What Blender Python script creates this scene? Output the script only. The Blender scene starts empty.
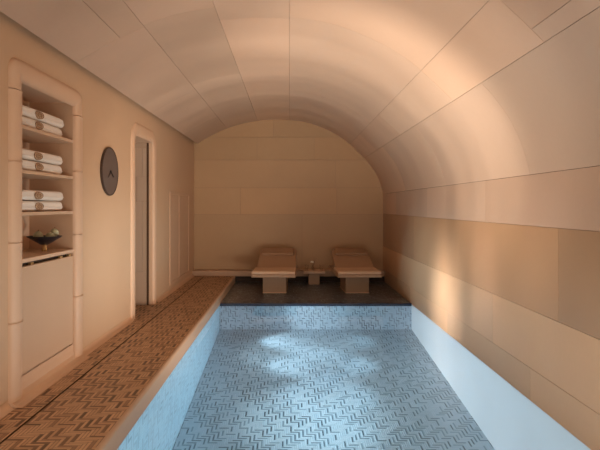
import bpy, bmesh, math, random
from mathutils import Vector, noise as mnoise
R = math.radians
rnd = random.Random(4)
sc = bpy.context.scene
C = sc.collection

# ---------------------------------------------------------------- dimensions (metres)
EYE = 1.25
XL, XR = -1.74, 1.69           # left and right walls
YF, YB = -2.6, 9.80            # front wall (behind camera), back wall
WATER = -0.12
PXL = -0.97                    # pool's left side
PYB, PYF = 7.50, 0.0           # pool's far and near ends
PLAT = -0.105                  # lounger platform level
def pool_z(y): return EYE - (1.71 + 0.0968*(7.55-y))

# ---------------------------------------------------------------- material helpers
def new_mat(name):
    m = bpy.data.materials.new(name); m.use_nodes = True
    nt = m.node_tree
    b = nt.nodes['Principled BSDF']
    return m, nt, b
def N(nt, t, **kw):
    n = nt.nodes.new(t)
    for k, v in kw.items(): setattr(n, k, v)
    return n
def L(nt, a, b): nt.links.new(a, b)
def math_n(nt, op, a, b=None, c=None):
    n = N(nt, 'ShaderNodeMath', operation=op)
    for i, v in enumerate((a, b, c)):
        if v is None: continue
        if isinstance(v, (int, float)): n.inputs[i].default_value = v
        else: L(nt, v, n.inputs[i])
    return n.outputs[0]
def mix_col(nt, f, a, b, mode='MIX'):
    n = N(nt, 'ShaderNodeMix', data_type='RGBA', blend_type=mode)
    for s, v in ((n.inputs[0], f), (n.inputs[6], a), (n.inputs[7], b)):
        if isinstance(v, (int, float)): s.default_value = v
        elif isinstance(v, tuple): s.default_value = (*v[:3], 1)
        else: L(nt, v, s)
    return n.outputs[2]
def ramp(nt, fac, stops, interp='LINEAR'):
    r = N(nt, 'ShaderNodeValToRGB'); cr = r.color_ramp; cr.interpolation = interp
    while len(cr.elements) < len(stops): cr.elements.new(0.5)
    for e, (p, c) in zip(cr.elements, stops):
        e.position = p; e.color = (*c, 1) if len(c) == 3 else c
    L(nt, fac, r.inputs[0]); return r.outputs[0]

def simple(name, col, rough=0.5, metal=0.0, spec=0.4, bump=0.0, scale=60, vary=0.0):
    m, nt, b = new_mat(name)
    b.inputs['Roughness'].default_value = rough
    b.inputs['Metallic'].default_value = metal
    b.inputs['Specular IOR Level'].default_value = spec
    tc = N(nt, 'ShaderNodeTexCoord')
    nz = N(nt, 'ShaderNodeTexNoise'); nz.inputs['Scale'].default_value = scale; nz.inputs['Detail'].default_value = 4
    L(nt, tc.outputs['Object'], nz.inputs['Vector'])
    c = mix_col(nt, nz.outputs[0], tuple(v*(1-vary) for v in col), tuple(min(1, v*(1+vary)) for v in col))
    L(nt, c, b.inputs['Base Color'])
    if bump:
        bp = N(nt, 'ShaderNodeBump'); bp.inputs['Strength'].default_value = bump; bp.inputs['Distance'].default_value = 0.004
        L(nt, nz.outputs[0], bp.inputs['Height']); L(nt, bp.outputs[0], b.inputs['Normal'])
    return m

def plaster(name, col, rough=0.5, vary=0.06, use_tone=True, spec=0.3, wave=0.0):
    """waxed lime plaster: soft clouds, faint trowel grain; every panel has its own batch tone"""
    m, nt, b = new_mat(name)
    tc = N(nt, 'ShaderNodeTexCoord')
    n1 = N(nt, 'ShaderNodeTexNoise'); n1.inputs['Scale'].default_value = 1.6; n1.inputs['Detail'].default_value = 5
    n2 = N(nt, 'ShaderNodeTexNoise'); n2.inputs['Scale'].default_value = 38; n2.inputs['Detail'].default_value = 6
    L(nt, tc.outputs['Object'], n1.inputs['Vector']); L(nt, tc.outputs['Object'], n2.inputs['Vector'])
    f = math_n(nt, 'ADD', math_n(nt, 'MULTIPLY', n1.outputs[0], 0.75), math_n(nt, 'MULTIPLY', n2.outputs[0], 0.25))
    c = mix_col(nt, f, tuple(v*(1-vary) for v in col), tuple(v*(1+vary) for v in col))
    if use_tone:
        at = N(nt, 'ShaderNodeAttribute', attribute_name='tone')
        c = mix_col(nt, 1.0, c, at.outputs['Color'], 'MULTIPLY')
    L(nt, c, b.inputs['Base Color'])
    b.inputs['Roughness'].default_value = rough
    b.inputs['Specular IOR Level'].default_value = spec
    bp = N(nt, 'ShaderNodeBump'); bp.inputs['Strength'].default_value = 0.12; bp.inputs['Distance'].default_value = 0.004
    L(nt, f, bp.inputs['Height']); L(nt, bp.outputs[0], b.inputs['Normal'])
    if wave:                                                # long shallow hollows left by the hand trowel
        mp = N(nt, 'ShaderNodeMapping'); mp.inputs['Scale'].default_value = (0.30, 1.5, 0.30)
        L(nt, tc.outputs['Object'], mp.inputs['Vector'])
        n3 = N(nt, 'ShaderNodeTexNoise'); n3.inputs['Scale'].default_value = 1.0; n3.inputs['Detail'].default_value = 0.6
        L(nt, mp.outputs[0], n3.inputs['Vector'])
        b2 = N(nt, 'ShaderNodeBump'); b2.inputs['Strength'].default_value = 1.0; b2.inputs['Distance'].default_value = wave
        L(nt, n3.outputs[0], b2.inputs['Height']); L(nt, b2.outputs[0], bp.inputs['Normal'])
    return m

def herringbone(name, axes, unit, cols, grout, rough, n=4, rot=0.0, gap=0.10, bump=0.6, spec=0.5, offs=(0, 0)):
    """herringbone mosaic of 1 x n strips; cols = colour stops over a random number per strip"""
    m, nt, b = new_mat(name)
    tc = N(nt, 'ShaderNodeTexCoord'); sp = N(nt, 'ShaderNodeSeparateXYZ'); L(nt, tc.outputs['Object'], sp.inputs[0])
    a0, a1 = sp.outputs[axes[0]], sp.outputs[axes[1]]
    cs, sn = math.cos(rot)/unit, math.sin(rot)/unit
    px = math_n(nt, 'ADD', math_n(nt, 'ADD', math_n(nt, 'MULTIPLY', a0, cs), math_n(nt, 'MULTIPLY', a1, sn)), 4000.0+offs[0])
    py = math_n(nt, 'ADD', math_n(nt, 'SUBTRACT', math_n(nt, 'MULTIPLY', a1, cs), math_n(nt, 'MULTIPLY', a0, sn)), 400.0+offs[1])
    i = math_n(nt, 'FLOOR', px); j = math_n(nt, 'FLOOR', py)
    fx = math_n(nt, 'FRACT', px); fy = math_n(nt, 'FRACT', py)
    k = math_n(nt, 'MODULO', math_n(nt, 'SUBTRACT', i, j), 2*n)
    hz = math_n(nt, 'LESS_THAN', k, n-0.5)                       # 1 = strip lies along the first axis
    kv = math_n(nt, 'SUBTRACT', 2*n-1, k)
    def sel(h, v):                                              # hz ? h : v
        return math_n(nt, 'ADD', math_n(nt, 'MULTIPLY', hz, h), math_n(nt, 'MULTIPLY', math_n(nt, 'SUBTRACT', 1.0, hz), v))
    along = sel(math_n(nt, 'ADD', fx, k), math_n(nt, 'ADD', fy, kv))
    across = sel(fy, fx)
    idx = sel(math_n(nt, 'SUBTRACT', i, k), i)
    idy = sel(j, math_n(nt, 'SUBTRACT', j, kv))
    cv = N(nt, 'ShaderNodeCombineXYZ'); L(nt, idx, cv.inputs[0]); L(nt, idy, cv.inputs[1]); L(nt, hz, cv.inputs[2])
    wn = N(nt, 'ShaderNodeTexWhiteNoise', noise_dimensions='3D'); L(nt, cv.outputs[0], wn.inputs['Vector'])
    d = math_n(nt, 'MINIMUM', math_n(nt, 'MINIMUM', along, math_n(nt, 'SUBTRACT', float(n), along)),
               math_n(nt, 'MINIMUM', across, math_n(nt, 'SUBTRACT', 1.0, across)))
    mr = N(nt, 'ShaderNodeMapRange'); mr.inputs['From Min'].default_value = gap*0.6; mr.inputs['From Max'].default_value = gap*1.5
    L(nt, d, mr.inputs['Value'])
    odd = math_n(nt, 'MODULO', sel(idy, idx), 2.0)               # dark strips only in every other row, so they stand apart
    damp = math_n(nt, 'SUBTRACT', 1.0, math_n(nt, 'MULTIPLY', odd, 0.66))
    lift = math_n(nt, 'SUBTRACT', 1.0, math_n(nt, 'MULTIPLY', hz, 0.12))
    tile = ramp(nt, math_n(nt, 'MULTIPLY', math_n(nt, 'MULTIPLY', wn.outputs[0], lift), damp), cols, 'CONSTANT')
    nz = N(nt, 'ShaderNodeTexNoise'); nz.inputs['Scale'].default_value = 9; L(nt, tc.outputs['Object'], nz.inputs['Vector'])
    tile = mix_col(nt, math_n(nt, 'MULTIPLY', nz.outputs[0], 0.22), tile, tuple(grout))
    c = mix_col(nt, mr.outputs[0], tuple(grout), tile)
    L(nt, c, b.inputs['Base Color'])
    b.inputs['Roughness'].default_value = rough; b.inputs['Specular IOR Level'].default_value = spec
    h = math_n(nt, 'MULTIPLY', mr.outputs[0], math_n(nt, 'ADD', 0.6, math_n(nt, 'MULTIPLY', wn.outputs[0], 0.4)))
    bp = N(nt, 'ShaderNodeBump'); bp.inputs['Strength'].default_value = bump; bp.inputs['Distance'].default_value = 0.005
    L(nt, h, bp.inputs['Height']); L(nt, bp.outputs[0], b.inputs['Normal'])
    return m

# ---------------------------------------------------------------- materials
PLASTER = (0.64, 0.44, 0.29)
M = {}
M['plaster'] = plaster('tan_plaster', (0.66, 0.435, 0.27), 0.5)
M['plaster_panel'] = plaster('tan_plaster_panel', (0.64, 0.45, 0.322), 0.42, vary=0.10, spec=0.4, wave=0.075)
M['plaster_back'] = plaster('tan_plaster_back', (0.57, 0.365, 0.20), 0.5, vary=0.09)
M['joint'] = simple('joint_shadow_gap', (0.34, 0.215, 0.135), 0.8)
M['frame'] = plaster('pale_clay_frame', (0.68, 0.45, 0.295), 0.45, 0.05, use_tone=False)
M['cab'] = plaster('tan_cabinet', (0.62, 0.41, 0.265), 0.45, 0.05, use_tone=False)
M['coping'] = plaster('clay_coping', (0.50, 0.33, 0.215), 0.45, 0.05, use_tone=False)
M['gap_shade'] = simple('gap_shade', (0.05, 0.03, 0.02), 0.7)  # near-black, paints the shade inside gaps
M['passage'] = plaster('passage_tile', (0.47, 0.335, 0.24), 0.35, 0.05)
M['deck'] = herringbone('deck_mosaic', (0, 1), 0.020,
    [(0.0, (0.62, 0.375, 0.21)), (0.18, (0.54, 0.32, 0.175)), (0.36, (0.33, 0.18, 0.095)), (0.56, (0.20, 0.104, 0.052)), (0.84, (0.11, 0.056, 0.028))],
    (0.19, 0.105, 0.055), 0.5, offs=(0.3, 0.1), gap=0.09, n=5)
POOLC = [(0.0, (0.48, 0.61, 0.70)), (0.18, (0.43, 0.565, 0.66)), (0.36, (0.20, 0.31, 0.39)), (0.56, (0.09, 0.17, 0.23)), (0.78, (0.045, 0.095, 0.135))]
RISC = [(0.0, (0.66, 0.76, 0.84)), (0.18, (0.58, 0.69, 0.78)), (0.36, (0.34, 0.44, 0.53)), (0.56, (0.17, 0.25, 0.32)), (0.78, (0.08, 0.13, 0.19))]
GR = (0.40, 0.53, 0.62)
M['pool_floor'] = herringbone('pool_floor_mosaic', (0, 1), 0.0175, POOLC, GR, 0.4, n=5, gap=0.13)
M['pool_riser'] = herringbone('pool_end_mosaic', (0, 2), 0.016, RISC, (0.55, 0.68, 0.77), 0.4, n=3, gap=0.12)
LPC = [(0.0, (0.53, 0.75, 0.87)), (0.20, (0.46, 0.69, 0.82)), (0.40, (0.38, 0.58, 0.70)), (0.75, (0.28, 0.46, 0.58))]
M['pool_side'] = herringbone('pool_side_mosaic', (1, 2), 0.018, LPC, (0.46, 0.61, 0.71), 0.4, n=5)
M['pool_white'] = simple('white_pool_render', (0.80, 0.81, 0.83), 0.4, vary=0.03, scale=3)
M['platform'] = herringbone('platform_mosaic', (0, 1), 0.022,
    [(0.0, (0.115, 0.14, 0.17)), (0.30, (0.055, 0.068, 0.085)), (0.50, (0.32, 0.36, 0.40)), (0.75, (0.012, 0.014, 0.02))],
    (0.03, 0.032, 0.036), 0.30, bump=0.15, spec=0.4)
M['navy'] = simple('navy_edge_tile', (0.02, 0.028, 0.055), 0.25, vary=0.2)
M['drain'] = simple('dark_bronze', (0.10, 0.055, 0.03), 0.5, 0.3)  # drain metal; also colours the painted shade strip in the doorway
M['lounger'] = simple('clay_brown_upholstery', (0.42, 0.265, 0.165), 0.5, vary=0.05, scale=30, bump=0.06)
M['cushion'] = simple('lit_clay_cushion', (0.66, 0.44, 0.285), 0.5, vary=0.05, scale=30, bump=0.06)  # lightened to paint in the light on the cushion fronts
M['pillow'] = simple('clay_pillow', (0.36, 0.215, 0.125), 0.55, vary=0.05, scale=30, bump=0.06)
M['stone'] = simple('clay_brown_base', (0.36, 0.225, 0.135), 0.5, vary=0.08, scale=20)
M['towel'] = simple('cream_terry', (0.80, 0.70, 0.60), 0.95, spec=0.1, bump=0.8, scale=320, vary=0.04)
M['embroidery'] = simple('bronze_embroidery', (0.30, 0.16, 0.075), 0.7, bump=0.5, scale=400, vary=0.25)
M['embroidery_pale'] = simple('beige_embroidery_ground', (0.52, 0.345, 0.215), 0.8, bump=0.5, scale=400, vary=0.15)
M['bowl'] = simple('black_lacquer', (0.012, 0.012, 0.016), 0.35)
M['brass'] = simple('satin_brass', (0.78, 0.53, 0.25), 0.32, 0.9)
M['fruit'] = simple('pale_green_skin', (0.47, 0.44, 0.27), 0.45, vary=0.18, scale=25)
M['stem'] = simple('brown_stem', (0.10, 0.06, 0.03), 0.8)
M['clock'] = simple('grey_bronze_clock_face', (0.15, 0.11, 0.092), 0.45, 0.2, vary=0.06, scale=8)
M['clock_rim'] = simple('dark_bronze_rim', (0.075, 0.05, 0.04), 0.4, 0.4)
M['hand'] = simple('black_hand', (0.015, 0.011, 0.01), 0.5)
M['bloom'] = simple('cream_petals', (0.85, 0.78, 0.64), 0.7, vary=0.05)
def glass_mat():
    m, nt, b = new_mat('clear_glass')
    out = nt.nodes['Material Output']; nt.nodes.remove(b)
    lwt = N(nt, 'ShaderNodeLayerWeight'); lwt.inputs[0].default_value = 0.5
    fac = math_n(nt, 'ADD', math_n(nt, 'MULTIPLY', math_n(nt, 'POWER', lwt.outputs['Facing'], 3.0), 0.45), 0.04)
    t = N(nt, 'ShaderNodeBsdfTransparent'); t.inputs[0].default_value = (0.975, 0.975, 0.97, 1)
    g = N(nt, 'ShaderNodeBsdfGlossy'); g.inputs['Roughness'].default_value = 0.03
    mx = N(nt, 'ShaderNodeMixShader'); L(nt, fac, mx.inputs[0]); L(nt, t.outputs[0], mx.inputs[1]); L(nt, g.outputs[0], mx.inputs[2])
    L(nt, mx.outputs[0], out.inputs[0]); return m
M['glass'] = glass_mat()
def water_mat():
    m, nt, b = new_mat('still_pool_water')
    out = nt.nodes['Material Output']; nt.nodes.remove(b)
    tc = N(nt, 'ShaderNodeTexCoord')
    nz = N(nt, 'ShaderNodeTexNoise'); nz.inputs['Scale'].default_value = 2.2; nz.inputs['Detail'].default_value = 2
    L(nt, tc.outputs['Object'], nz.inputs['Vector'])
    bp = N(nt, 'ShaderNodeBump'); bp.inputs['Strength'].default_value = 0.05; bp.inputs['Distance'].default_value = 0.05
    L(nt, nz.outputs[0], bp.inputs['Height'])
    fr = N(nt, 'ShaderNodeFresnel'); fr.inputs[0].default_value = 1.33; L(nt, bp.outputs[0], fr.inputs['Normal'])
    t = N(nt, 'ShaderNodeBsdfTransparent'); t.inputs[0].default_value = (0.82, 0.945, 0.99, 1)
    g = N(nt, 'ShaderNodeBsdfGlossy'); g.inputs['Roughness'].default_value = 0.03; L(nt, bp.outputs[0], g.inputs['Normal'])
    mx = N(nt, 'ShaderNodeMixShader'); L(nt, fr.outputs[0], mx.inputs[0]); L(nt, t.outputs[0], mx.inputs[1]); L(nt, g.outputs[0], mx.inputs[2])
    L(nt, mx.outputs[0], out.inputs[0]); return m
M['water'] = water_mat()

# ---------------------------------------------------------------- object helpers
def link(name, bm, mat, parent=None, kind=None, smooth=False, bevel=0.0, seg=2):
    me = bpy.data.meshes.new(name)
    if smooth:
        for f in bm.faces: f.smooth = True
    bm.to_mesh(me); bm.free()
    for x in (mat if isinstance(mat, (list, tuple)) else [mat]): me.materials.append(x)
    o = bpy.data.objects.new(name, me); C.objects.link(o)
    if parent: o.parent = parent
    if kind: o['kind'] = kind
    if bevel:
        md = o.modifiers.new('edge', 'BEVEL'); md.width = bevel; md.segments = seg; md.limit_method = 'ANGLE'; md.angle_limit = R(40)
        md.harden_normals = False
        for f in me.polygons: f.use_smooth = True
        md2 = o.modifiers.new('wn', 'WEIGHTED_NORMAL'); md2.keep_sharp = True
    return o
def struct(name, bm, mat, **kw): return link(name, bm, mat, kind='structure', **kw)
def thing(name, label, cat, loc=(0, 0, 0), rz=0, group=None):
    o = bpy.data.objects.new(name, None); C.objects.link(o); o.empty_display_size = 0.1
    o.location = loc; o.rotation_euler = (0, 0, rz); o['label'] = label; o['category'] = cat
    if group: o['group'] = group
    return o
def tag(o, label, cat, group=None):
    o['label'] = label; o['category'] = cat
    if group: o['group'] = group
    return o
def box(bm, x0, x1, y0, y1, z0, z1, mi=0):
    vs = [bm.verts.new((x, y, z)) for x in (x0, x1) for y in (y0, y1) for z in (z0, z1)]
    for q in ((0, 1, 3, 2), (4, 6, 7, 5), (0, 4, 5, 1), (2, 3, 7, 6), (0, 2, 6, 4), (1, 5, 7, 3)):
        f = bm.faces.new([vs[a] for a in q]); f.material_index = mi
def quad(bm, *ps, mi=0):
    f = bm.faces.new([bm.verts.new(p) for p in ps]); f.material_index = mi; return f
def lathe(bm, prof, seg=24, origin=(0, 0, 0)):
    ox, oy, oz = origin; rings = []
    for r, z in prof:
        if r < 1e-5: rings.append([bm.verts.new((ox, oy, oz+z))])
        else: rings.append([bm.verts.new((ox+r*math.cos(2*math.pi*a/seg), oy+r*math.sin(2*math.pi*a/seg), oz+z)) for a in range(seg)])
    for p, q in zip(rings, rings[1:]):
        for a in range(seg):
            b_ = (a+1) % seg
            if len(p) == 1 and len(q) == 1: continue
            if len(p) == 1: bm.faces.new((p[0], q[b_], q[a]))
            elif len(q) == 1: bm.faces.new((p[a], p[b_], q[0]))
            else: bm.faces.new((p[a], p[b_], q[b_], q[a]))
def tube(bm, pts, r, seg=6, taper=1.0):
    pts = [Vector(p) for p in pts]; rings = []
    for i, p in enumerate(pts):
        t = (pts[min(i+1, len(pts)-1)] - pts[max(i-1, 0)]).normalized()
        up = Vector((0, 0, 1)) if abs(t.z) < 0.9 else Vector((1, 0, 0))
        u = t.cross(up).normalized(); v = t.cross(u)
        rr = r*(1+(taper-1)*i/max(1, len(pts)-1))
        rings.append([bm.verts.new(p+rr*(math.cos(2*math.pi*a/seg)*u+math.sin(2*math.pi*a/seg)*v)) for a in range(seg)])
    for p, q in zip(rings, rings[1:]):
        for a in range(seg):
            bm.faces.new((p[a], p[(a+1) % seg], q[(a+1) % seg], q[a]))
    bm.faces.new(rings[0][::-1]); bm.faces.new(rings[-1])

# ---------------------------------------------------------------- vault profile (x, z), right springing to left lip
SPR = 1.47
KEY = [(XR, SPR-0.25), (XR, SPR), (1.59, 1.78), (1.425, 2.03), (1.19, 2.27), (0.93, 2.49), (0.62, 2.655), (0.28, 2.77), (-0.12, 2.815), (-0.5, 2.805),
       (-0.9, 2.735), (-1.28, 2.60), (-1.68, 2.378), (-2.0, 2.15)]
def catmull(P, n=14):
    out = []
    for i in range(1, len(P)-2):
        p0, p1, p2, p3 = (Vector(P[i+d]) for d in (-1, 0, 1, 2))
        for s in range(n):
            t = s/n
            out.append(0.5*((2*p1)+(-p0+p2)*t+(2*p0-5*p1+4*p2-p3)*t*t+(-p0+3*p1-3*p2+p3)*t**3))
    out.append(Vector(P[-2])); return out
PROF = catmull(KEY)
SL = [0.0]
for a, b in zip(PROF, PROF[1:]): SL.append(SL[-1]+(b-a).length)
def at_s(s):
    s = max(0.0, min(SL[-1], s))
    for i in range(len(SL)-1):
        if s <= SL[i+1]+1e-9:
            t = (s-SL[i])/(SL[i+1]-SL[i]); p = PROF[i].lerp(PROF[i+1], t)
            d = (PROF[i+1]-PROF[i]).normalized()
            i2 = min(i+1, len(PROF)-2); d2 = (PROF[i2+1]-PROF[i2]).normalized()
            d = d.lerp(d2, max(0, t-0.5)).normalized()
            return p, Vector((d.y, -d.x))*-1
    return PROF[-1], Vector((0, -1))
def s_of_dir(ax, az):
    """arc length where the profile crosses the ray from the eye axis in direction (ax, az)"""
    best = min(range(len(PROF)), key=lambda i: abs(PROF[i].x*az-(PROF[i].y-EYE)*ax) if PROF[i].x*ax+(PROF[i].y-EYE)*az > 0 else 9)
    return SL[best]

def new_bm():
    bm = bmesh.new(); return bm, bm.loops.layers.color.new('tone')
def settone(f, lay, t):
    for l in f.loops: l[lay] = (t[0], t[1], t[2], 1)
def tone(base=1.0, spread=0.035):
    k = base*(1+rnd.uniform(-spread, spread)); w = rnd.uniform(-0.012, 0.012)
    return (min(1, k*(1+w)), min(1, k), min(1, k*(1-w)))
GAP = 0.0013
def panel(bm, lay, fn, a0, a1, b0, b1, na, nb, t, depth=0.012, gap=GAP):
    """one cladding panel: fn(a, b, d) -> point, d = depth behind the face; back edges close the joints"""
    a0 += gap; a1 -= gap; b0 += gap; b1 -= gap
    g = [[bm.verts.new(fn(a0+(a1-a0)*i/na, b0+(b1-b0)*j/nb, 0)) for j in range(nb+1)] for i in range(na+1)]
    for i in range(na):
        for j in range(nb):
            f = bm.faces.new((g[i][j], g[i+1][j], g[i+1][j+1], g[i][j+1])); f.smooth = True; settone(f, lay, t)
    ring = [(a0+(a1-a0)*i/na, b0) for i in range(na+1)] + [(a1, b0+(b1-b0)*j/nb) for j in range(1, nb+1)] + \
           [(a1-(a1-a0)*i/na, b1) for i in range(1, na+1)] + [(a0, b1-(b1-b0)*j/nb) for j in range(1, nb)]
    o = [bm.verts.new(fn(a, b, 0)) for a, b in ring]; k = [bm.verts.new(fn(a, b, depth)) for a, b in ring]
    for i in range(len(ring)):
        j = (i+1) % len(ring)
        f = bm.faces.new((o[i], o[j], k[j], k[i])); settone(f, lay, t)

# vault ------------------------------------------------------------
def vault_fn(s, y, d):
    p, n = at_s(s)
    return (p.x+n.x*d, y, p.y+n.y*d)
# make sure the normal points out of the room
p_, n_ = at_s(SL[-1]*0.5)
SGN = 1 if n_.y > 0 else -1
def vault_fn(s, y, d):
    p, n = at_s(s)
    return (p.x+SGN*n.x*d, y, p.y+SGN*n.y*d)
S1 = s_of_dir(1.0, 0.64); S2 = s_of_dir(1.0, 0.735); S3 = s_of_dir(0.96, 1.0); S4 = s_of_dir(0.0, 1.0)
S5 = s_of_dir(-0.385, 1.0); S6 = s_of_dir(-0.82, 1.0); S7 = s_of_dir(-1.0, 1.0); SE = SL[-1]
bm, lay = new_bm()
def strip(s0, s1, ys, base=1.0):
    for y0, y1 in zip(ys, ys[1:]):
        panel(bm, lay, vault_fn, s0, s1, y0, y1, max(3, int((s1-s0)/0.06)), 6, tone(base))
strip(0, S1, [YF, 3.8, 5.9, 7.9, YB], 0.97)
strip(S1, S2, [YF, 0.9, 2.86], 0.97); strip(S2, S3, [YF, 2.0, 2.86], 0.97)
strip(S1, S3, [2.86, 4.46, 6.6, 8.4, YB], 0.97)
strip(S3, S4, [YF, 2.4, 4.46, 7.3, YB], 0.98)
strip(S4, S5, [YF, 2.3, 4.5, 7.4, YB], 0.97)
strip(S5, S6, [YF, 1.8, 4.2, 6.3, YB], 0.95); strip(S6, S7, [YF, 4.25], 0.95); strip(S7, SE, [YF, 4.25], 0.95)
strip(S6, SE, [4.25, 6.6, 8.5, YB], 0.95)
# backing shell, the lip along the left edge
nS = 60
for i in range(nS):
    a, b = SL[-1]*i/nS, SL[-1]*(i+1)/nS
    f = quad(bm, vault_fn(a, YF, .012), vault_fn(b, YF, .012), vault_fn(b, YB+.1, .012), vault_fn(a, YB+.1, .012), mi=1); settone(f, lay, (1, 1, 1))
lip = PROF[-1]
f = quad(bm, (lip.x, YF, lip.y), (lip.x, YB, lip.y), (lip.x-0.004, YB, lip.y+0.05), (lip.x-0.004, YF, lip.y+0.05)); settone(f, lay, (.9, .9, .9))
struct('ceiling', bm, [M['plaster_panel'], M['joint']])

# right wall: courses of long panels ---------------------------------
bm, lay = new_bm()
def rw(z, y, d): return (XR+d, y, z)
def course(z0, z1, ys, base, tint=(1, 1, 1)):
    for y0, y1 in zip(ys, ys[1:]):
        t = tone(base); t = tuple(min(1, a*b) for a, b in zip(t, tint))
        panel(bm, lay, rw, z0, z1, y0, y1, 3, 6, t)
course(1.11, SPR, [YF, .7, 2.7, 4.68, 6.66, 8.6, YB], 0.95)
course(0.52, 1.11, [YF, -.6, 1.4, 3.40, 5.40, 7.38, YB], 0.86, (1, 0.94, 0.85))
course(0.11, 0.52, [YF, .5, 2.5, 4.5, 6.5, 8.5, YB], 0.98, (1, 0.955, 0.87))
course(WATER, 0.11, [YF, -.2, 1.8, 3.8, 5.8, 7.6, YB], 0.97, (1, 0.955, 0.87))
f = quad(bm, rw(WATER-.02, YF, .012), rw(SPR, YF, .012), rw(SPR, YB, .012), rw(WATER-.02, YB, .012), mi=1); settone(f, lay, (1, 1, 1))
struct('wall_right', bm, [M['plaster_panel'], M['joint']])

# back wall: panels clipped by the vault by running up behind it --------
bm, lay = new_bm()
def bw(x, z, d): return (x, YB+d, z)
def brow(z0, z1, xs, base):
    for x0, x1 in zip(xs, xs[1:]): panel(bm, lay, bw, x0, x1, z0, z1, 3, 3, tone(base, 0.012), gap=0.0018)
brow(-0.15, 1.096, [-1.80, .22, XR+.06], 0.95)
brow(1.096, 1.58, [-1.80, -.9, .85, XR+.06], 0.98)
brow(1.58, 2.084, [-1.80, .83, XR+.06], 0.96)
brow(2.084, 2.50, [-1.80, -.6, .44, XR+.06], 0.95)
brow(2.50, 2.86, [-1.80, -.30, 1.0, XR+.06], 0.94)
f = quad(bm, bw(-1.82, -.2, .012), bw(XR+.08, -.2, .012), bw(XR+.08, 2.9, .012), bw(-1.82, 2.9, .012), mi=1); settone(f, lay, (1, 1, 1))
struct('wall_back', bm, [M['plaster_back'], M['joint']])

# front wall behind the camera
bm, lay = new_bm()
box(bm, -1.95, XR+.12, YF-.1, YF, -.2, 2.95)
for f in bm.faces: settone(f, lay, (.95, .95, .95))
struct('wall_front', bm, M['plaster'])

# left wall with the openings of the niche and the doorway --------------
NY0, NY1, NZ = 3.475, 4.33, 2.08
DY0, DY1, DZ = 6.03, 6.85, 2.06
bm, lay = new_bm()
T = 0.30
def lw(y0, y1, z0, z1): box(bm, XL-T, XL, y0, y1, z0, z1)
lw(YF, NY0-.025, -.05, 2.72); lw(NY0-.025, NY1+.025, NZ+.025, 2.72); lw(NY1+.025, DY0, -.05, 2.72); lw(DY0, DY1, DZ, 2.72); lw(DY1, YB+.1, -.05, 2.72)
bmesh.ops.remove_doubles(bm, verts=bm.verts, dist=1e-5)
for f in bm.faces: settone(f, lay, (.97, .97, .97))
struct('wall_left', bm, M['plaster'])
# coved foot of the left wall
def cove(y0, y1, h=0.045, r=0.045):
    for a in range(6):
        t0, t1 = R(90*a/6), R(90*(a+1)/6)
        p = lambda t: (XL+0.001+r-r*math.cos(t), h-h*math.sin(t)+0.001)
        (xa, za), (xb, zb) = p(t0), p(t1)
        f = quad(bm, (xa, y0, za), (xa, y1, za), (xb, y1, zb), (xb, y0, zb)); f.smooth = True
bm = bmesh.new()
for y0, y1 in ((YF, 3.33), (4.475, 5.90), (7.0, YB-.2)): cove(y0, y1)
bmesh.ops.remove_doubles(bm, verts=bm.verts, dist=1e-5)
struct('baseboard_left', bm, M['frame'], smooth=True)

# passage behind the doorway ------------------------------------------
bm, lay = new_bm()
PX = -3.4
def pw(x, z, d): return (x, DY1-0.035+d, z)
for z0, z1, xs in ((0, .42, [PX, -2.6, -2.0, -1.81]), (.42, 1.31, [PX, -2.5, -1.865, -1.81]), (1.31, 1.62, [PX, -2.7, -1.93, -1.81]), (1.62, 1.98, [PX, -2.5, -1.865, -1.81]), (1.98, 2.12, [PX, -2.3, -1.81])):
    for x0, x1 in zip(xs, xs[1:]): panel(bm, lay, pw, x0, x1, z0, z1, 1, 1, tone(.97, .05))
f = quad(bm, pw(PX, 0, .012), pw(-1.79, 0, .012), pw(-1.79, 2.12, .012), pw(PX, 2.12, .012), mi=1); settone(f, lay, (1, 1, 1))
box(bm, PX-.05, PX, DY0-.3, DY1+.1, 0, 2.2)
box(bm, PX, XL-T, DY0-.3, DY0-.25, 0, 2.2)
for f in bm.faces:
    if f.loops[0][lay][0] == 0: settone(f, lay, (.95, .95, .95))
struct('wall_passage', bm, [M['passage'], M['joint']])
bm = bmesh.new(); box(bm, -1.808, -1.786, DY1-.034, DY1-.026, 0, 2.06); struct('jamb_shade', bm, M['drain'])  # dark strip painting the shade between jamb and passage wall
bm = bmesh.new(); box(bm, PX, XL-.001, DY0-.25, DY1+.05, 2.10, 2.16); struct('ceiling_passage', bm, M['frame'])

# half-round moulding swept along a path in the wall plane -----------------
def half_round(bm, path, w, prot, closed_ends=True, seg=10):
    n = len(path); rings = []
    for i, (y, z) in enumerate(path):
        a = Vector(path[max(0, i-1)]); b = Vector(path[min(n-1, i+1)]); t = (b-a).normalized(); nn = Vector((-t.y, t.x))
        if 0 < i < n-1:
            t1 = (Vector(path[i])-a).normalized(); k = 1/max(.5, nn.dot(Vector((-t1.y, t1.x))))
        else: k = 1
        ring = []
        for s in range(seg+1):
            q = math.pi*s/seg; c = math.cos(q)*w/2*k; h = prot*math.sin(q)**0.75
            ring.append(bm.verts.new((XL-0.004+h, y+nn.x*c, z+nn.y*c)))
        rings.append(ring)
    for p, q in zip(rings, rings[1:]):
        for s in range(seg): bm.faces.new((p[s], p[s+1], q[s+1], q[s]))
    bm.faces.new(rings[0]); bm.faces.new(rings[-1][::-1])
def arch_path(y0, y1, z1, r, zb=0.0, zs=()):
    P = [(y0, zb)]
    for a in range(0, 9):
        t = R(180-90*a/8); P.append((y0+r+r*math.cos(t), z1-r+r*math.sin(t)))
    for a in range(0, 9):
        t = R(90-90*a/8); P.append((y1-r+r*math.cos(t), z1-r+r*math.sin(t)))
    P.append((y1, zb)); return P
bm = bmesh.new()
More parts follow.
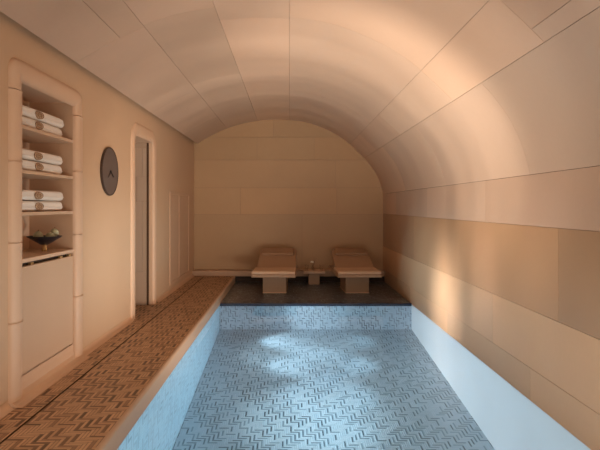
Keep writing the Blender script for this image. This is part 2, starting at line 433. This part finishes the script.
half_round(bm, arch_path(5.965, 6.915, 2.125, 0.17), 0.14, 0.028)
# reveal lining: jambs and head just behind the moulding
box(bm, XL-.06, XL+.004, DY0-.035, DY0+.012, 0, DZ+.02); box(bm, XL-.05, XL+.004, DY1-.012, DY1+.035, 0, DZ+.02); box(bm, XL-T-.02, XL+.004, DY0, DY1, DZ-.012, DZ+.02)
box(bm, XL-T-.02, XL-.06, DY0-.035, DY0+.002, 0, DZ+.02)
struct('door_1', bm, M['frame'], smooth=False, bevel=0.006)

# flush cupboard doors low on the left wall near the far end
cup = thing('flush_cupboard', 'tan flush wall cupboard with two plain doors beyond the doorway', 'cupboard', (XL, 8.5, 0.1))
def child_bm(o, fn):                                    # shapes given in room coordinates, stored relative to the thing
    bm = bmesh.new(); fn(bm)
    bmesh.ops.translate(bm, verts=bm.verts, vec=-o.location); return bm
link('frame', child_bm(cup, lambda b: (box(b, XL-.01, XL+.010, 7.80, 7.84, .10, 1.46), box(b, XL-.01, XL+.010, 9.24, 9.28, .10, 1.46), box(b, XL-.01, XL+.010, 7.84, 9.24, 1.42, 1.46), box(b, XL-.01, XL+.010, 7.84, 9.24, .10, .14), box(b, XL-.01, XL+.010, 8.44, 8.47, .14, 1.42))), M['cab'], cup, bevel=0.003)
link('door', child_bm(cup, lambda b: box(b, XL-.01, XL+.005, 7.848, 8.432, .148, 1.412)), M['cab'], cup, bevel=0.003)
link('door', child_bm(cup, lambda b: box(b, XL-.01, XL+.005, 8.478, 9.232, .148, 1.412)), M['cab'], cup, bevel=0.003)

# ---------------------------------------------------------------- floors
bm = bmesh.new()
box(bm, XL-.02, -1.531, YF, YB-.2, -.05, 0); box(bm, -1.519, -1.0, YF, YB-.2, -.05, 0)
box(bm, PX, XL-.02, DY0-.3, DY1+.05, -.05, 0)
struct('floor', bm, M['deck'])
bm = bmesh.new()
box(bm, -1.531, -1.519, YF, YB-.2, -.05, -.006)
box(bm, -1.532, -1.530, YF, YB-.2, -.02, .001); box(bm, -1.520, -1.518, YF, YB-.2, -.02, .001)
tag(link('slot_drain', bm, M['drain']), 'thin dark slot drain running the length of the brown mosaic deck', 'drain')
# coping: rounded nose along the pool edge
bm = bmesh.new()
P = [(-1.0, -.05), (-1.0, .004)]
for a in range(0, 7):
    t = R(90-90*a/6); P.append((PXL-0.022+.022*math.cos(t), -.018+.022*math.sin(t)))
P += [(PXL, WATER+.004), (-1.0, WATER+.004)]
for (x0, z0), (x1, z1) in zip(P, P[1:]+P[:1]): quad(bm, (x0, PYF-.1, z0), (x1, PYF-.1, z1), (x1, YB-.2, z1), (x0, YB-.2, z0))
bmesh.ops.remove_doubles(bm, verts=bm.verts, dist=1e-5)
struct('trim_1', bm, M['coping'], smooth=False)
# kerb along the back wall
bm = bmesh.new(); box(bm, XL, XR, YB-.2, YB+.001, -.004, .10)
struct('trim_2', bm, M['coping'], bevel=0.012, seg=3)

bm = bmesh.new(); box(bm, -1.0, XR, YB-.13, YB-.10, -.2, .0); struct('kerb_shade', bm, M['gap_shade'])  # near-black block painting the shade under the kerb
# ---------------------------------------------------------------- pool
bm = bmesh.new()
quad(bm, (PXL, PYF, pool_z(PYF)), (XR, PYF, pool_z(PYF)), (XR, PYB, pool_z(PYB)), (PXL, PYB, pool_z(PYB)))
struct('pool_floor', bm, M['pool_floor'])
bm = bmesh.new(); quad(bm, (PXL, PYB, -1.2), (XR, PYB, -1.2), (XR, PYB, PLAT-.02), (PXL, PYB, PLAT-.02))
struct('pool_wall_back', bm, M['pool_riser'])
bm = bmesh.new(); quad(bm, (PXL-.004, PYF, -1.5), (PXL-.004, PYB, -1.5), (PXL-.004, PYB, WATER+.03), (PXL-.004, PYF, WATER+.03))
struct('pool_wall_left', bm, M['pool_side'])
bm = bmesh.new(); quad(bm, (XR, PYF, -1.5), (XR, PYB, -1.5), (XR, PYB, WATER+.002), (XR, PYF, WATER+.002))
struct('pool_wall_right', bm, M['pool_white'])
bm = bmesh.new(); quad(bm, (PXL, PYF, -1.5), (XR, PYF, -1.5), (XR, PYF, 0), (PXL, PYF, 0))
struct('pool_wall_front', bm, M['pool_riser'])
bm = bmesh.new(); box(bm, PXL-.03, XR, YF, PYF, -.05, 0); struct('floor_near', bm, M['deck'])
bm = bmesh.new(); quad(bm, (PXL, PYF, WATER), (XR, PYF, WATER), (XR, PYB, WATER), (PXL, PYB, WATER))
struct('pool_water', bm, M['water'])
# lounger platform with its navy nosing
bm = bmesh.new(); box(bm, PXL, XR, PYB+.045, YB-.1, PLAT-.05, PLAT); struct('floor_platform', bm, M['platform'])
bm = bmesh.new(); box(bm, PXL, XR, PYB-.006, PYB+.045, PLAT-.035, PLAT+.004); struct('trim_3', bm, M['navy'], bevel=0.004)

# ---------------------------------------------------------------- towel cabinet in the left wall
cab = thing('towel_cabinet', 'tall tan towel cabinet built into the left wall with open shelves above a plain door', 'cabinet', (XL, (NY0+NY1)/2, 0))
D = 0.35
def grooved_post(yc, w, prot, z1, joints):
    bm = bmesh.new(); zs = [0.03]
    for j in joints: zs += [j-.0035, j+.0035]
    zs.append(z1)
    for k in range(0, len(zs), 2): half_round(bm, [(yc, zs[k]), (yc, zs[k+1])], w, prot)
    for j in joints: half_round(bm, [(yc, j-.004), (yc, j+.004)], w-.004, prot-.003)
    # rounded foot
    bmesh.ops.translate(bm, verts=bm.verts, vec=-cab.location); return bm
link('post', grooved_post(3.402, 0.145, 0.042, 1.977, (.52, 1.02, 1.53)), M['frame'], cab, bevel=0.004)
link('post', grooved_post(4.403, 0.145, 0.042, 1.977, (.52, 1.02, 1.53)), M['frame'], cab, bevel=0.004)
def head(bm): half_round(bm, arch_path(3.402, 4.403, 2.118, 0.018, 1.983), 0.138, 0.038)
link('head_rail', child_bm(cab, head), M['frame'], cab, bevel=0.004)
def body(bm):
    box(bm, XL-D-.02, XL-D, NY0-.02, NY1+.02, .12, NZ+.02)
    box(bm, XL-D, XL-.002, NY0-.02, NY0, .12, NZ); box(bm, XL-D, XL-.002, NY1, NY1+.02, .12, NZ)
    box(bm, XL-D, XL-.002, NY0, NY1, NZ-.001, NZ+.02)
link('carcass', child_bm(cab, body), M['cab'], cab)
SH = [1.778, 1.488, 1.211]
for z in SH:
    link('shelf', child_bm(cab, lambda b: box(b, XL-D, XL+.004, NY0, NY1, z-.024, z)), M['cab'], cab, bevel=0.004)
CT = 0.906
link('counter_top', child_bm(cab, lambda b: box(b, XL-D, XL+.010, NY0, NY1, CT-.028, CT)), M['frame'], cab, bevel=0.004)
link('slot_shade', child_bm(cab, lambda b: box(b, XL-.06, XL-.035, NY0, NY1, .80, CT-.028)), M['gap_shade'], cab)  # near-black block painting the shade in the slot under the counter
dr = link('door', child_bm(cab, lambda b: box(b, XL-.03, XL+.002, NY0+.006, NY1-.006, .15, .852)), M['cab'], cab, bevel=0.004)
for yy in (3.66, 4.13, 4.28):
    br = link('bracket', child_bm(cab, lambda b: box(b, XL-.028, XL-.004, yy-.018, yy+.018, .850, .868)), M['brass'], dr, bevel=0.002)
    br['label'] = 'small brass bracket'
def plinth(bm):
    P = [(XL+.002, .145), (XL+.002, .10), (XL+.008, .06), (XL+.022, .03), (XL+.05, .010), (XL+.085, .003), (XL-.03, .003), (XL-.03, .145)]
    for (x0, z0), (x1, z1) in zip(P, P[1:]): quad(bm, (x0, 3.335, z0), (x1, 3.335, z1), (x1, 4.47, z1), (x0, 4.47, z0))
    for ye in (3.335, 4.47):
        bm.faces.new([bm.verts.new((x, ye, z)) for x, z in P])
    bmesh.ops.remove_doubles(bm, verts=bm.verts, dist=1e-5)
link('plinth', child_bm(cab, plinth), M['frame'], cab, smooth=False)

# towels -----------------------------------------------------------------
def sup(c, e): return math.copysign(abs(c)**e, c)
TA, TB, TC = 0.145, 0.365, 0.033            # half depth, half length, half thickness
def towel_pt(th, ph, seed=0):
    e2 = 0.22; rr = TC*sup(math.cos(ph), .75)
    x = (TA-TC+rr)*sup(math.cos(th), e2); y = (TB-TC+rr)*sup(math.sin(th), e2); z = TC*sup(math.sin(ph), .75)
    return Vector((x, y, z))
def towel_bm(seed):
    bm = bmesh.new(); nu, nv = 96, 20; rings = []
    for j in range(1, nv):
        ph = -math.pi/2+math.pi*j/nv
        ring = []
        for i in range(nu):
            p = towel_pt(2*math.pi*i/nu, ph)
            q = mnoise.noise(Vector((p.x*6+seed*7, p.y*6, p.z*9)))
            p.z += 0.0035*q
            if p.z > 0: p.z += 0.006*(1-(p.y/TB)**2)
            p += Vector((p.x, p.y, 0)).normalized()*0.004*mnoise.noise(Vector((p.y*9, seed*3.0, p.x*9+p.z*30)))
            
            ring.append(bm.verts.new(p))
        rings.append(ring)
    for p, q in zip(rings, rings[1:]):
        for i in range(nu): bm.faces.new((p[i], p[(i+1) % nu], q[(i+1) % nu], q[i]))
    bm.faces.new(rings[0][::-1]); bm.faces.new(rings[-1])
    return bm
def fold_bm():
    """the tucked fold seen as a crease round the front edge"""
    bm = bmesh.new()
    pts = [towel_pt(th, R(-6))*1.004 for th in [R(a) for a in range(-88, 89, 4)]]
    tube(bm, pts, 0.0035, 6); return bm
def front_x(y, z):
    """x of the towel's front face at (y, z)"""
    s = min(1, abs(z)/TC)**(1/.75); c = max(0.02, math.sqrt(max(0, 1-s*s)))
    return TA-TC+TC*c**.75 + 0.003
def emblem_pts(fn, n=40):
    out = []
    for i in range(n+1):
        y, z = fn(i/n); out.append((front_x(y, z)+0.0015, y, z))
    return out
EY = -0.085
def emblem_ground():
    bm = bmesh.new(); c = bm.verts.new((front_x(0, 0)+.0015, EY, 0)); prev = None; rings = []
    for r in (0.5, 1.0):
        rings.append([])
        for i in range(32):
            t = 2*math.pi*i/32; w = 1+.08*math.cos(8*t)
            y, z = EY+.062*r*w*math.cos(t), .029*r*math.sin(t)
            rings[-1].append(bm.verts.new((front_x(y, z)+.0012, y, z)))
    for i in range(32):
        j = (i+1) % 32
        bm.faces.new((c, rings[0][i], rings[0][j])); bm.faces.new((rings[0][i], rings[1][i], rings[1][j], rings[0][j]))
    return bm
def emblem_scroll():
    bm = bmesh.new(); tp = 2*math.pi
    tube(bm, emblem_pts(lambda t: (EY+.060*math.cos(tp*t), .025*math.sin(tp*t)), 48), .0028, 5)
    tube(bm, emblem_pts(lambda t: (EY+.026*math.cos(tp*t), .013*math.sin(tp*t)), 32), .0022, 5)
    for sg in (-1, 1):
        for sz in (-1, 1):
            tube(bm, emblem_pts(lambda t: (EY+sg*(.028+.020*t*math.cos(5*t)), sz*(.004+.015*t*abs(math.sin(4*t)))), 20), .002, 5)
        tube(bm, emblem_pts(lambda t: (EY+sg*.055*t, .004*math.sin(9*t)), 20), .002, 5)
    tube(bm, emblem_pts(lambda t: (EY, -.022+.044*t), 10), .0022, 5)
    return bm
def make_towel(seed):
    t = bpy.data.objects.new('folded_towel', None); C.objects.link(t); t.empty_display_size = .05
    cl = link('cloth', towel_bm(seed), M['towel'], t, smooth=True)
    link('fold', fold_bm(), M['towel'], cl, smooth=True)
    e = link('embroidery', emblem_scroll(), M['embroidery'], t, smooth=True); e['label'] = 'bronze embroidered scrollwork crest'
    g = link('embroidery_ground', emblem_ground(), M['embroidery_pale'], e, smooth=True)
    return t
names = ['top', 'middle', 'lowest towel']
names = ['the top shelf', 'the second shelf', 'the third shelf above the fruit bowl']
proto = None
for k, z in enumerate(SH):
    for lvl in (0, 1):
        if proto is None: t = proto = make_towel(1)
        else:
            t = proto.copy(); C.objects.link(t)
            for ch in list(proto.children):
                c2 = ch.copy(); C.objects.link(c2); c2.parent = t
                for g in ch.children:
                    d = g.copy(); C.objects.link(d); d.parent = c2
        t.location = (XL-.03-TA+rnd.uniform(-.006, .006), 3.885+rnd.uniform(-.012, .012), z+TC+.004+lvl*(2*TC+.0095))
        t.rotation_euler = (0, 0, rnd.uniform(-.015, .015))
        t['label'] = ('upper' if lvl else 'lower') + ' cream folded towel with bronze crest on ' + names[k]
        t['category'] = 'towel'; t['group'] = 'folded towels on the cabinet shelves'

# fruit bowl ------------------------------------------------------------
bx, by = XL-.135, 4.125
bowl = thing('fruit_bowl', 'black conical footed bowl holding pale green fruit on the cabinet counter', 'bowl', (bx, by, CT))
bm = bmesh.new(); lathe(bm, [(0, .050), (.030, .050), (.124, .110), (.127, .113), (.124, .115), (.030, .060), (0, .058)], 36); link('dish', bm, M['bowl'], bowl, smooth=True)
bm = bmesh.new(); lathe(bm, [(0, 0), (.019, 0), (.021, .012), (.013, .040), (.017, .051), (0, .051)], 8)
link('foot', bm, M['brass'], bowl)['label'] = 'brass faceted foot'
def fruit(x, y, z, r, label, lean):
    t = thing('pear', label, 'fruit', (bx+x, by+y, CT+z), 0, 'pale green fruit in the black bowl'); t.rotation_euler = lean
    bm = bmesh.new(); lathe(bm, [(0, -r), (r*.45, -r*.9), (r*.85, -r*.5), (r, 0), (r*.92, r*.42), (r*.66, r*.80), (r*.36, r*1.02), (r*.16, r*1.10), (0, r*1.06)], 20)
    link('flesh', bm, M['fruit'], t, smooth=True)
    bm = bmesh.new(); tube(bm, [(0, 0, r*1.05), (.002, .001, r*1.25), (.006, .002, r*1.42)], .0022, 6); link('stem', bm, M['stem'], t, smooth=True)
fruit(-.032, -.034, .114, .036, 'round pale green pear on the near left of the black bowl', (.1, 0, 0))
fruit(.043, -.002, .110, .033, 'pale green pear lying in front at the right of the black bowl', (.35, .5, 0))
fruit(.050, .060, .136, .031, 'pale green pear behind the other two in the black bowl', (-.1, -.1, 0))

# clock -------------------------------------------------------------------
ck = thing('wall_clock', 'round dark grey-bronze wall clock without numerals between towel cabinet and doorway', 'clock', (XL, 5.17, 1.58))
def disc(prof, mat, name, parent, sm=False):
    bm = bmesh.new(); lathe(bm, prof, 64); bmesh.ops.rotate(bm, verts=bm.verts, matrix=__import__('mathutils').Matrix.Rotation(R(90), 3, 'Y'))
    return link(name, bm, mat, parent, smooth=sm)
disc([(0, .001), (.226, .001), (.232, .006), (.232, .022), (.226, .026), (.222, .024), (.222, .018), (0, .018)], M['clock_rim'], 'case', ck)
disc([(0, .019), (.2215, .019), (.2215, .021), (0, .021)], M['clock'], 'dial', ck)
def hand(a, ln, w, back):
    bm = bmesh.new(); d = Vector((0, math.sin(a), math.cos(a))); s = Vector((0, d.z, -d.y))
    ps = [d*-back+s*w, d*ln+s*w*.5, d*ln-s*w*.5, d*-back-s*w]
    lo = [bm.verts.new(p+Vector((.024, 0, 0))) for p in ps]; hi = [bm.verts.new(p+Vector((.028, 0, 0))) for p in ps]
    bm.faces.new(lo); bm.faces.new(hi)
    for i in range(4): bm.faces.new((lo[i], lo[(i+1) % 4], hi[(i+1) % 4], hi[i]))
    return bm
link('hour_hand', hand(R(122), .095, .006, .012), M['hand'], ck)
link('minute_hand', hand(R(233), .105, .003, .012), M['hand'], ck)
disc([(0, .021), (.010, .021), (.010, .031), (0, .031)], M['hand'], 'hub', ck)

# ---------------------------------------------------------------- loungers
def rbox(name, x0, x1, y0, y1, z0, z1, mat, parent, bev):
    bm = bmesh.new(); box(bm, x0, x1, y0, y1, z0, z1); return link(name, bm, mat, parent, bevel=bev, seg=3)
def tilted(name, x0, x1, l0, l1, h0, h1, ang, y, z, mat, parent, bev):
    """slab lying along a rising back line that starts at (y, z)"""
    bm = bmesh.new(); box(bm, x0, x1, l0, l1, h0, h1)
    c, s = math.cos(ang), math.sin(ang)
    for v in bm.verts: v.co = Vector((v.co.x, y+v.co.y*c-v.co.z*s, z+v.co.y*s+v.co.z*c))
    return link(name, bm, mat, parent, bevel=bev, seg=3)
def make_lounger(label, x, y, rz):
    t = thing('sun_lounger', label, 'lounger', (x, y, PLAT), rz, 'loungers on the dark platform')
    W = .335
    p = rbox('pedestal', -.182, .182, -.05, .62, .006, .275, M['stone'], t, .004)
    rbox('plinth', -.186, .186, -.056, .625, 0, .012, M['cushion'], p, .002)
    rbox('seat_base', -W, W, -.30, 1.02, .272, .318, M['lounger'], t, .008)
    rbox('seat_cushion', -W+.004, W-.004, -.292, .30, .318, .366, M['cushion'], t, .016)
    a = R(19)
    b = tilted('backrest', -W+.03, W-.01, 0, .74, -.05, .02, a, .245, .345, M['lounger'], t, .016)
    bm = bmesh.new(); box(bm, -.16, .16, .74, .80, .318, .53); link('back_support', bm, M['stone'], t, bevel=.004)
    tilted('headrest_pillow', -W+.075, W-.055, 0.47, .71, .018, .062, a, .245, .345, M['pillow'], t, .014)
    return t
make_lounger('clay brown lounger to the left of the small side table', -.240, 8.45, R(-2))
make_lounger('clay brown lounger to the right of the small side table, beside the panelled wall', 1.045, 8.45, R(2))

# side table ----------------------------------------------------------------
tx, ty = .415, 9.40
tb = thing('side_table', 'small clay brown pedestal side table between the two loungers', 'table', (tx, ty, PLAT))
rbox('table_top', -.187, .187, -.15, .15, .192, .236, M['cushion'], tb, .006)
rbox('pedestal', -.095, .095, -.08, .08, 0, .193, M['lounger'], tb, .004)
TZ = PLAT+.236
v = thing('bud_vase', 'small clear bud vase with a cream bloom and a bare twig on the side table', 'vase', (tx-.02, ty-.02, TZ))
bm = bmesh.new(); lathe(bm, [(0, .0), (.026, .0), (.032, .02), (.030, .05), (.014, .078), (.016, .095), (.0135, .095), (.0115, .078), (.027, .05), (.029, .02), (.023, .005), (0, .005)], 20)
link('glass_body', bm, M['glass'], v, smooth=True)
bm = bmesh.new(); tube(bm, [(0, 0, .006), (-.004, 0, .06), (-.012, -.005, .125)], .0025, 6); st = link('flower_stem', bm, M['stem'], v, smooth=True)
bm = bmesh.new()
for k in range(14):
    a = k*2.4; r = .010+.0011*k; e = R(70-5*k)
    c = Vector((-.014+r*math.cos(a)*.7, -.006+r*math.sin(a)*.7, .142+.012*math.sin(e)))
    bmesh.ops.create_uvsphere(bm, u_segments=8, v_segments=6, radius=.013, matrix=__import__('mathutils').Matrix.Translation(c))
link('bloom', bm, M['bloom'], v, smooth=True)['label'] = 'cream round bloom'
bm = bmesh.new(); tube(bm, [(.003, 0, .006), (.008, 0, .08), (.03, -.003, .15), (.065, .0, .215)], .0042, 6, .6); tube(bm, [(.03, -.003, .15), (.022, 0, .19), (.028, .004, .225)], .002, 5, .5)
link('twig', bm, M['stem'], v, smooth=True)
def tumbler(x, y, label):
    bm = bmesh.new(); lathe(bm, [(0, 0), (.027, 0), (.033, .10), (.0315, .10), (.0255, .006), (0, .006)], 20)
    o = link('tumbler', bm, M['glass'], smooth=True); o.location = (tx+x, ty+y, TZ); tag(o, label, 'glass', 'clear tumblers on the side table')
tumbler(-.125, -.03, 'clear tumbler on the side table, on the side of the left lounger')
tumbler(.13, -.03, 'clear tumbler on the side table, beside the twig and the right lounger')

# ---------------------------------------------------------------- lights
def spot(name, loc, tgt, power, size, blend, col, rad=0.03):
    l = bpy.data.lights.new(name, 'SPOT'); l.energy = power; l.spot_size = R(size); l.spot_blend = blend; l.color = col; l.shadow_soft_size = rad
    o = bpy.data.objects.new(name, l); C.objects.link(o); o.location = loc
    o.rotation_euler = (Vector(tgt)-Vector(loc)).to_track_quat('-Z', 'Y').to_euler(); return o
def area(name, loc, tgt, power, sx, sy, col):
    l = bpy.data.lights.new(name, 'AREA'); l.energy = power; l.shape = 'RECTANGLE'; l.size = sx; l.size_y = sy; l.color = col
    o = bpy.data.objects.new(name, l); C.objects.link(o); o.location = loc
    o.rotation_euler = (Vector(tgt)-Vector(loc)).to_track_quat('-Z', 'Y').to_euler(); return o
WARM = (1.0, 0.85, 0.72)
FILL_TINT = (1.0, .88, .75)
area('front_fill', (.1, YF+.1, 1.2), (.1, 6, 1.0), 6, 2.8, 1.8, FILL_TINT)  # added fill lamp behind the camera; the front wall has no opening
area('pool_uplight', (.4, 1.0, -.05), (.5, 4.6, 2.9), 18, 2.2, 1.6, WARM)
spot('vault_uplight', (.3, 2.7, -.05), (.95, 5.5, 2.3), 330, 64, 1.0, WARM, .15)
spot('vault_wash', (.3, 2.6, -.05), (.7, 5.0, 2.4), 125, 96, 1.0, WARM, .15)  # extra wide spot added to soften the vault light's edge
spot('left_wall_fill', (.8, 2.7, -.05), (-1.6, 7.0, 1.25), 215, 56, 1.0, WARM, .15)  # unseen spot added to brighten the left wall and left vault
area('side_fill', (1.6, 2.1, 1.1), (-1.7, 6.6, 1.0), 6, 1.6, 1.4, FILL_TINT)  # added fill outside the frame, brightens the left wall
area('side_fill', (-1.6, 1.2, 1.0), (1.69, 4.0, .5), 14, 1.2, 1.2, FILL_TINT)  # added fill outside the frame, brightens the near right wall
spot('wall_wash', (1.5, 3.7, -.06), (-1.74, 6.0, 1.0), 72, 98, 1.0, WARM, .02)  # unseen spot added to light the left wall from low down
# underwater lamps just under the waterline, shining across the pool
for k in range(9):
    y = .6+.8*k
    spot('pool_lamp', (PXL+.03, y, WATER-.06), (XR, y, -.24), 6+1.1*y*y, 66, .6, (.84, .93, 1.0), .01)
    spot('pool_lamp', (XR-.03, y, WATER-.06), (PXL, y, -.27), 9+4.5*y if y < 6.6 else 20, 66, .6, (.72, .90, 1.0), .01)
# unseen spots added to throw two soft patches on the pool floor
spot('patch_spot', (-.1, 3.6, 2.70), (.22, 4.95, -.7), 240, 27, 1.0, (1, .97, .95), .05)
spot('patch_spot', (-.1, 4.6, 2.70), (-.05, 6.55, -.6), 190, 22, 1.0, (1, .97, .95), .05)
# unseen area lamps added to throw soft bands on the long right wall
def beam(y, z, ty, tz, p, w_, h_, sp):
    o = area('band_fill', (-1.6, y, z), (XR, ty, tz), p, w_, h_, (1, .95, .90)); o.data.spread = R(sp); return o
beam(2.0, 1.0, 5.9, .25, 2.3, .15, .8, 11)
beam(1.6, 1.0, 4.75, .62, .35, .16, .8, 10)
beam(1.2, 1.2, 3.75, 1.05, .1, .22, .9, 14)

w = bpy.data.worlds.new('world'); sc.world = w; w.use_nodes = True
w.node_tree.nodes['Background'].inputs[0].default_value = (.9, .75, .6, 1); w.node_tree.nodes['Background'].inputs[1].default_value = .02

# ---------------------------------------------------------------- camera
cd = bpy.data.cameras.new('camera'); cam = bpy.data.objects.new('camera', cd); C.objects.link(cam)
cam.location = (0, 0, EYE); cam.rotation_euler = (R(90), 0, 0)
cd.sensor_width = 36; cd.lens = 540/600*36; cd.shift_x = 10/600; cd.shift_y = -19/600; cd.clip_start = .05
sc.camera = cam
sc.view_settings.view_transform = 'Standard'; sc.view_settings.look = 'None'; sc.view_settings.gamma = 1
sc.view_settings.use_curve_mapping = False
sc.view_settings.exposure = 0.66
sc.cycles.max_bounces = 8; sc.cycles.diffuse_bounces = 6; sc.cycles.transparent_max_bounces = 12
sc.cycles.use_denoising = True
